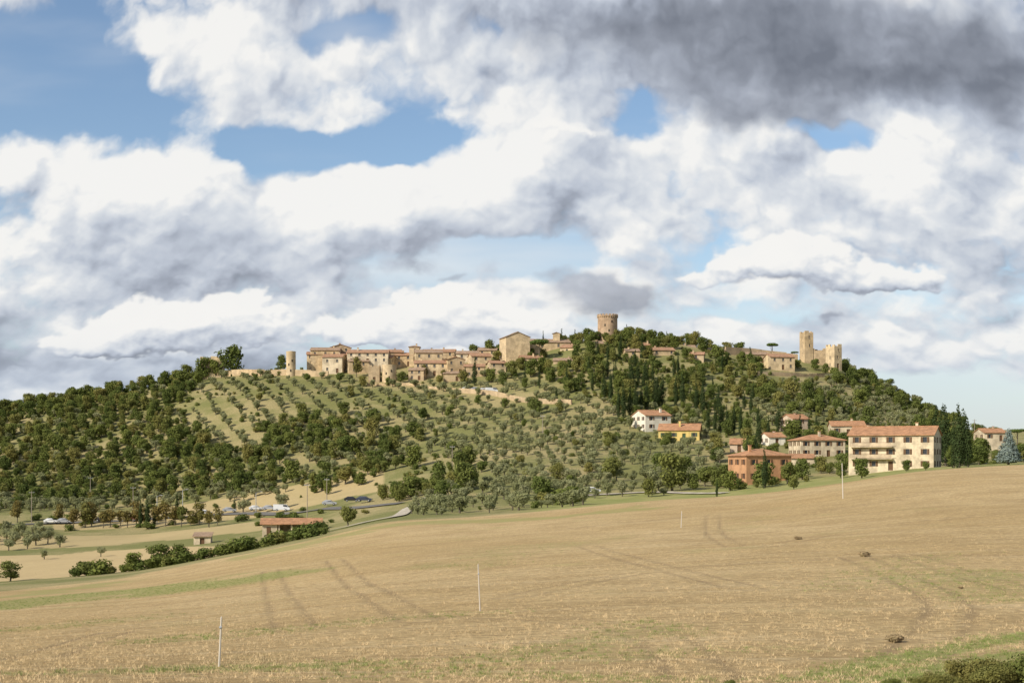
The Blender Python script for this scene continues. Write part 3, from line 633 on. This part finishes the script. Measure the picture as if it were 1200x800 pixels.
for a in [(20,612,26),(70,612,22),(285,600,16),(330,596,18),(245,618,20),(52,655,12),(118,652,12),(10,645,14),(32,643,14),(70,641,16)]: plant('young' if a[2]>18 else 'olive',*a)
for i in range(44):
    t=i/43; px=95+t*285+random.uniform(-4,4); py=684-t*57+random.uniform(-2.5,2.5); plant('bush',px,py,random.uniform(7,19),dmin=262,wide=1.3,name='hedge_shrub')
for i in range(34):
    px=random.uniform(-10,460); plant('bush',px,612-px*.03+random.uniform(-3,14),random.uniform(5,11),wide=1.3,name='roadside_shrub')
for a in [(12,692,24),(115,680,20),(155,673,24),(186,666,28),(210,662,22),(660,590,20),(672,592,24),(640,590,16)]: plant('oak' if a[2]>21 else 'bush',*a,dmin=262,name='shrub',wide=1.2)
for a in [(935,632,4),(1013,652,7),(1050,752,10),(1126,690,3)]: plant('dry',*a,dmin=40,wide=1.4)
for a in [(1075,806,14),(1105,812,26),(1140,808,40),(1165,812,36),(1195,808,34),(1220,812,50),(855,806,10),(1045,806,12)]: plant('bramble',a[0],a[1],a[2],dmin=30,wide=1.1)
# ------------------------------------------------------------------ scatter
def in_poly(x,y,poly):
    c=np.zeros(x.shape,bool); k=len(poly)
    for i in range(k):
        x1,y1=poly[i];x2,y2=poly[(i+1)%k]
        if y1==y2: continue
        c^=((y1>y)!=(y2>y))&(x<(x2-x1)*(y-y1)/(y2-y1)+x1)
    return c
def excl(x,y):
    ok=np.ones(x.shape,bool)
    for a,b,r in EXC: ok&=((x-a)**2+(y-b)**2)>r*r
    return ok
def scatter(name,x,y,scl,kind,widevar=.15):
    ok=excl(x,y); x=x[ok];y=y[ok];scl=scl[ok]; z=H(x,y); n_=len(x)
    me=bpy.data.meshes.new(name); me.vertices.add(n_); me.vertices.foreach_set('co',np.stack([x,y,z-.05],-1).astype(np.float32).ravel())
    A=lambda nm,ty,arr,key:me.attributes.new(nm,ty,'POINT').data.foreach_set(key,arr.ravel())
    wv=1+widevar*(RNG.random((n_,2))*2-1)
    A('scl','FLOAT_VECTOR',np.stack([scl*wv[:,0],scl*wv[:,0],scl*wv[:,1]],-1).astype(np.float32),'vector')
    A('rot','FLOAT_VECTOR',np.stack([RNG.normal(0,.04,n_),RNG.normal(0,.04,n_),RNG.random(n_)*6.28],-1).astype(np.float32),'vector')
    A('pick','INT',RNG.integers(0,len(M[kind]),n_).astype(np.int32),'value')
    cn='plants_'+kind; c=bpy.data.collections.get(cn)
    if c is None:
        c=bpy.data.collections.new(cn)
        for i,m_ in enumerate(M[kind]): c.objects.link(bpy.data.objects.new('%s_model_%d'%(kind,i),m_))
    g=bpy.data.node_groups.new(name,'GeometryNodeTree'); g.interface.new_socket('Geometry',in_out='INPUT',socket_type='NodeSocketGeometry'); g.interface.new_socket('Geometry',in_out='OUTPUT',socket_type='NodeSocketGeometry')
    nn=g.nodes; gi=nn.new('NodeGroupInput');go_=nn.new('NodeGroupOutput');ci=nn.new('GeometryNodeCollectionInfo');ip=nn.new('GeometryNodeInstanceOnPoints')
    ci.inputs['Collection'].default_value=c; ci.inputs['Separate Children'].default_value=True; ci.inputs['Reset Children'].default_value=True
    ip.inputs['Pick Instance'].default_value=True
    def na(nm,ty):
        q=nn.new('GeometryNodeInputNamedAttribute'); q.data_type=ty; q.inputs['Name'].default_value=nm
        return [o for o in q.outputs if o.enabled][0]
    lk=g.links.new; lk(gi.outputs[0],ip.inputs['Points']); lk(ci.outputs[0],ip.inputs['Instance']); lk(na('pick','INT'),ip.inputs['Instance Index'])
    lk(na('rot','FLOAT_VECTOR'),ip.inputs['Rotation']); lk(na('scl','FLOAT_VECTOR'),ip.inputs['Scale']); lk(ip.outputs[0],go_.inputs[0])
    o=bpy.data.objects.new(name,me); COL.objects.link(o); md=o.modifiers.new('scatter','NODES'); md.node_group=g
    print(name,n_)
def grid(sx,sy,rot,jit,y0=285,y1=665):
    r=900; gx,gy=np.meshgrid(np.arange(-r,r,sx),np.arange(-r,r,sy)); gx=gx.ravel()+RNG.normal(0,jit,gx.size);gy=gy.ravel()+RNG.normal(0,jit,gy.size)
    c,s=math.cos(rot),math.sin(rot); x=gx*c-gy*s; y=gx*s+gy*c+400
    px=600+F*x/np.maximum(y,1); k=(y>y0)&(y<y1)&(px>-330)&(px<1480)&~((px>690)&(y<320)); x=x[k];y=y[k]; z=H(x,y)
    return x,y,600+F*x/y,HZ-F*z/y
WOOD=[(-400,400),(-400,600),(60,596),(200,582),(320,578),(330,545),(250,520),(215,500),(215,470),(245,440),(245,400)]
CLUMP=[(300,505),(360,492),(450,488),(475,520),(450,545),(560,540),(575,562),(520,590),(470,592),(420,580),(330,578)]
UP=[(545,380),(700,380),(860,395),(905,440),(890,500),(820,500),(740,485),(690,470),(640,450),(590,425),(545,425)]
UPR=[(985,420),(1000,425),(1140,500),(1100,510),(1020,500),(880,500),(890,445),(985,445)]
VIL=[(840,505),(1150,510),(1150,560),(850,590),(830,560)]
OL=[(245,440),(600,440),(700,470),(840,495),(850,560),(760,588),(640,602),(460,606),(480,590),(575,562),(560,540),(470,540),(330,578),(250,520),(215,500)]
x,y,px,py=grid(4.8,4.8,.3,1.3); nz=vnoise(x,y,22,21); r=RNG.random(len(x)); up=in_poly(px,py,UP)
k=(in_poly(px,py,WOOD)&(nz*1.0+r*.5>.42))|(in_poly(px,py,CLUMP)&(nz+.25*r>.58))|(up&(r+nz*.6>.68))|(in_poly(px,py,UPR)&(r+nz>1.28))|(in_poly(px,py,VIL)&(r>.82))|(in_poly(px,py,OL)&(r>.965))
k|=(px>1150)&(y>330)&(y<420)&(r>.85)
s=.30+.56*RNG.random(len(x))**1.5; s[up]*=.9
scatter('oak_woodland',x[k],y[k],s[k],'oak',.2)
x,y,px,py=grid(3.8,3.8,.9,1.3); nz=vnoise(x,y,14,22); r=RNG.random(len(x))
k=((py<596)&(y>420)&(nz*.8+r>1.3)&(px<560))|((in_poly(px,py,UP)|in_poly(px,py,UPR)|in_poly(px,py,WOOD))&(r>.48))|(in_poly(px,py,VIL)&(r>.80))|(in_poly(px,py,OL)&(nz+r>1.65))|((px>1100)&(y>320)&(r>.88))
x1,y1=x[k],y[k]; scatter('hillside_scrub',x1,y1,.35+.7*RNG.random(len(x1)),'bush',.25)
x,y,px,py=grid(7.2,5.2,.42,.6); nz=vnoise(x,y,30,23); r=RNG.random(len(x))
k=(in_poly(px,py,OL)&(r>.14)&((nz>.16)|(px>480)))|(in_poly(px,py,WOOD)&(r>.4))|(in_poly(px,py,UPR)&(r>.2))
x1,y1=x[k],y[k]; scatter('olive_grove',x1,y1,.45+.52*RNG.random(len(x1)),'olive',.18)
x,y,px,py=grid(5.6,5.6,1.2,1.); k=in_poly(px,py,[(-300,590),(60,586),(250,572),(330,572),(330,584),(100,600),(-300,604)])|(in_poly(px,py,[(-300,622),(60,624),(60,640),(-300,648)]))
x1,y1=x[k],y[k]; scatter('olive_orchard',x1,y1,.6+.4*RNG.random(len(x1)),'olive',.15)
x,y,px,py=grid(6,6,.5,2.); r=RNG.random(len(x)); k=in_poly(px,py,UP)&(r>.90); scatter('cypress_wood',x[k],y[k],.40+.3*RNG.random(k.sum()),'cyp',.2)
def tuft(name,mat,seed,h,k=14):
    rr=random.Random(seed); m_=MB()
    for i in range(k):
        a=rr.uniform(0,6.28);q=rr.uniform(0,.12); bx,by=q*math.cos(a),q*math.sin(a); hh=h*rr.uniform(.4,1.2); lx,ly=rr.uniform(-.9,.9)*hh,rr.uniform(-.9,.9)*hh; w_=.009
        b=rr.uniform(0,3.14); c_,s_=math.cos(b)*w_,math.sin(b)*w_
        m_.add([(bx-c_,by-s_,0),(bx+c_,by+s_,0),(bx+lx,by+ly,hh)],[(0,1,2)])
    me=m_.mesh(name,[mat]); return me
STR=flat('straw',(.58,.44,.25),.9,.1,var=.4); GRB=flat('grass_blades',(.22,.26,.08),.9,.1,var=.3)
M['straw']=[tuft('straw',STR,s,.08) for s in range(4)]; M['grass']=[tuft('grass',GRB,s+9,.10,20) for s in range(4)]
nT=32000; d_=33*(125/33)**RNG.random(nT); u=(RNG.random(nT)*1300-50-600)/F; x=u*d_
k=vnoise(x,d_,3.,31)+.6*RNG.random(nT)>.55
scatter('straw_stubble',x[k],d_[k],.5+1.2*RNG.random(k.sum()),'straw')
lut=(green>.2)&(stub>.5)&(YY>33)&(YY<150)&(PX>-60)&(PX<1260); gx=XX[lut];gy=YY[lut]; pr=green[lut]**2; sel=RNG.choice(len(gx),11000,p=pr/pr.sum())
scatter('grass_tufts',gx[sel]+RNG.normal(0,.4,11000),gy[sel]+RNG.normal(0,.5,11000),.5+.9*RNG.random(11000),'grass')
# ------------------------------------------------------------------ stakes and poles
BW=flat('bleached_wood',(.55,.50,.42))
def stake(px,pyb,pyt,tilt=0,r=.03):
    x,y,z=at(px,pyb,32); h=(pyb-pyt)*y/F; m_=MB(); m_.tube((0,0,-.4),(tilt*h,0,h),r*1.1,r*.8,8); m_.tube((tilt*h,0,h),(tilt*h,0,h+.05),r*.8,r*.3,8)
    m_.tube((tilt*h*.8-.0,-r,h*.8),(tilt*h*.8,-r-.02,h*.8+.03),r*1.3,r*1.3,8,1)
    o=m_.obj('survey_stake',[BW,METAL]); o.location=(x,y,z)
stake(256,782,725,.06); stake(563,716,662,-.05); stake(798,618,599,.05,.05); stake(988,584,543,-.03,.07)
def upole(px,pyb,h=8.5,lamp=False):
    x,y,z=at(px,pyb,285); m_=MB(); m_.tube((0,0,-1),(0,0,h),.14,.09,8)
    if lamp: m_.tube((0,0,h-.1),(1.2,0,h+.25),.05,.04,6,1); m_.box((1.5,0,h+.25),(.8,.3,.15),1)
    else:
        m_.box((0,0,h-.5),(1.6,.12,.12),1)
        for q in(-.7,0,.7): m_.tube((q,0,h-.44),(q,0,h-.2),.05,.035,6,1)
    o=m_.obj('street_lamp' if lamp else 'utility_pole',[WOODM if not lamp else METAL,METAL]); o.location=(x,y,z); o.rotation_euler=(0,0,random.uniform(-.4,.4))
for a in [(37,613,10,0),(156,612,11,0),(184,612,8,1),(360,606,9,0),(383,592,8,0),(106,585,8,0),(214,600,7,1),(300,600,6,1),(530,548,7,0),(636,510,7,0),(1142,520,9,0)]: upole(*a[:3],lamp=bool(a[3]))
# ------------------------------------------------------------------ cars
RUB=flat('tyre_rubber',(.02,.02,.02),.8)
def paint(nm,c):
    m=bpy.data.materials.get(nm)
    if m: return m
    m,n=newmat(nm); finish(n,n.mix(objnoise(n,1.5,3),tuple(k*.85 for k in c),c),.3,None,spec=.5); return m
def car(px,py,c,yaw=0,kind='hatch',dmin=285):
    x,y,z=at(px,py,dmin); e=empty('parked_car' if kind!='van' else 'parked_van',(x,y,z+.12+(.25)),yaw); B=MB();Gm=MB();Wh=MB()
    if kind=='van': prof=[(-2.4,.35),(2.4,.35),(2.45,.9),(2.1,1.15),(1.6,1.95),(-2.35,2.0),(-2.4,.9)]; win=[(1.95,1.2),(1.5,1.85),(.5,1.85),(.5,1.2)]
    else: prof=[(-2.05,.35),(2.05,.32),(2.12,.62),(1.95,.82),(1.05,.95),(.35,1.42),(-1.1,1.47),(-1.8,1.05),(-2.1,.92)]; win=[(.95,.96),(.32,1.36),(-1.05,1.40),(-1.6,1.0)]
    k=len(prof); vs=[]
    for s,sc_ in((-1,1),(1,1)):
        for a,b in prof: vs.append((a,s*(.86-(.16 if b>1.1 else 0)),b))
    B.add(vs,[tuple(range(k)),tuple(range(k,2*k))[::-1]]+[(i,k+i,k+(i+1)%k,(i+1)%k) for i in range(k)])
    for s in(-1,1):
        vs=[(a,s*((.86-(.16 if b>1.1 else 0))+.012),b) for a,b in win]; Gm.add(vs,[(0,1,2,3)])
        for wx in(-1.3,1.3): Wh.tube((wx,s*.66,.32),(wx,s*.9,.32),.32,.32,14,0); Wh.tube((wx,s*.9,.32),(wx,s*.915,.32),.19,.17,10,1)
        B.box((.75,s*.95,1.0),(.12,.16,.12))
    fa=[(1.07,.96),(.37,1.41)] if kind!='van' else [(2.08,1.2),(1.63,1.9)]
    Gm.add([(fa[0][0]+.01,-.68,fa[0][1]+.02),(fa[0][0]+.01,.68,fa[0][1]+.02),(fa[1][0]+.02,.6,fa[1][1]+.01),(fa[1][0]+.02,-.6,fa[1][1]+.01)],[(0,1,2,3)])
    for s in(-.6,.6): Gm.box((2.09,s,.68),(.06,.3,.14),1)
    B.obj('body',[paint('paint_%s'%str(c),c)],e); Gm.obj('windows_and_lights',[GLASS,paint('lamp_lens',(.7,.7,.68))],e); Wh.obj('wheels',[RUB,METAL],e)
Wc=(.72,.72,.71);S=(.40,.41,.43);K=(.03,.03,.035);Rd=(.25,.04,.03);Bl=(.04,.05,.08)
for a in [(693,579,Wc,.2),(412,589,K,.1),(427,589,Bl,-.1),(300,599,Wc,.1),(316,599,S,0),(269,601,S,.1),(386,593,S,.05),(60,614,Wc,0),(75,614,S,.1),(158,611,Rd,0),(240,604,Wc,.1),(548,458,Wc,.3),(558,459,S,.3),(567,460,Wc,.2),(120,612,K,0)]: car(*a)
car(330,600,Wc,.05,'van'); car(576,461,Wc,.2,'van')
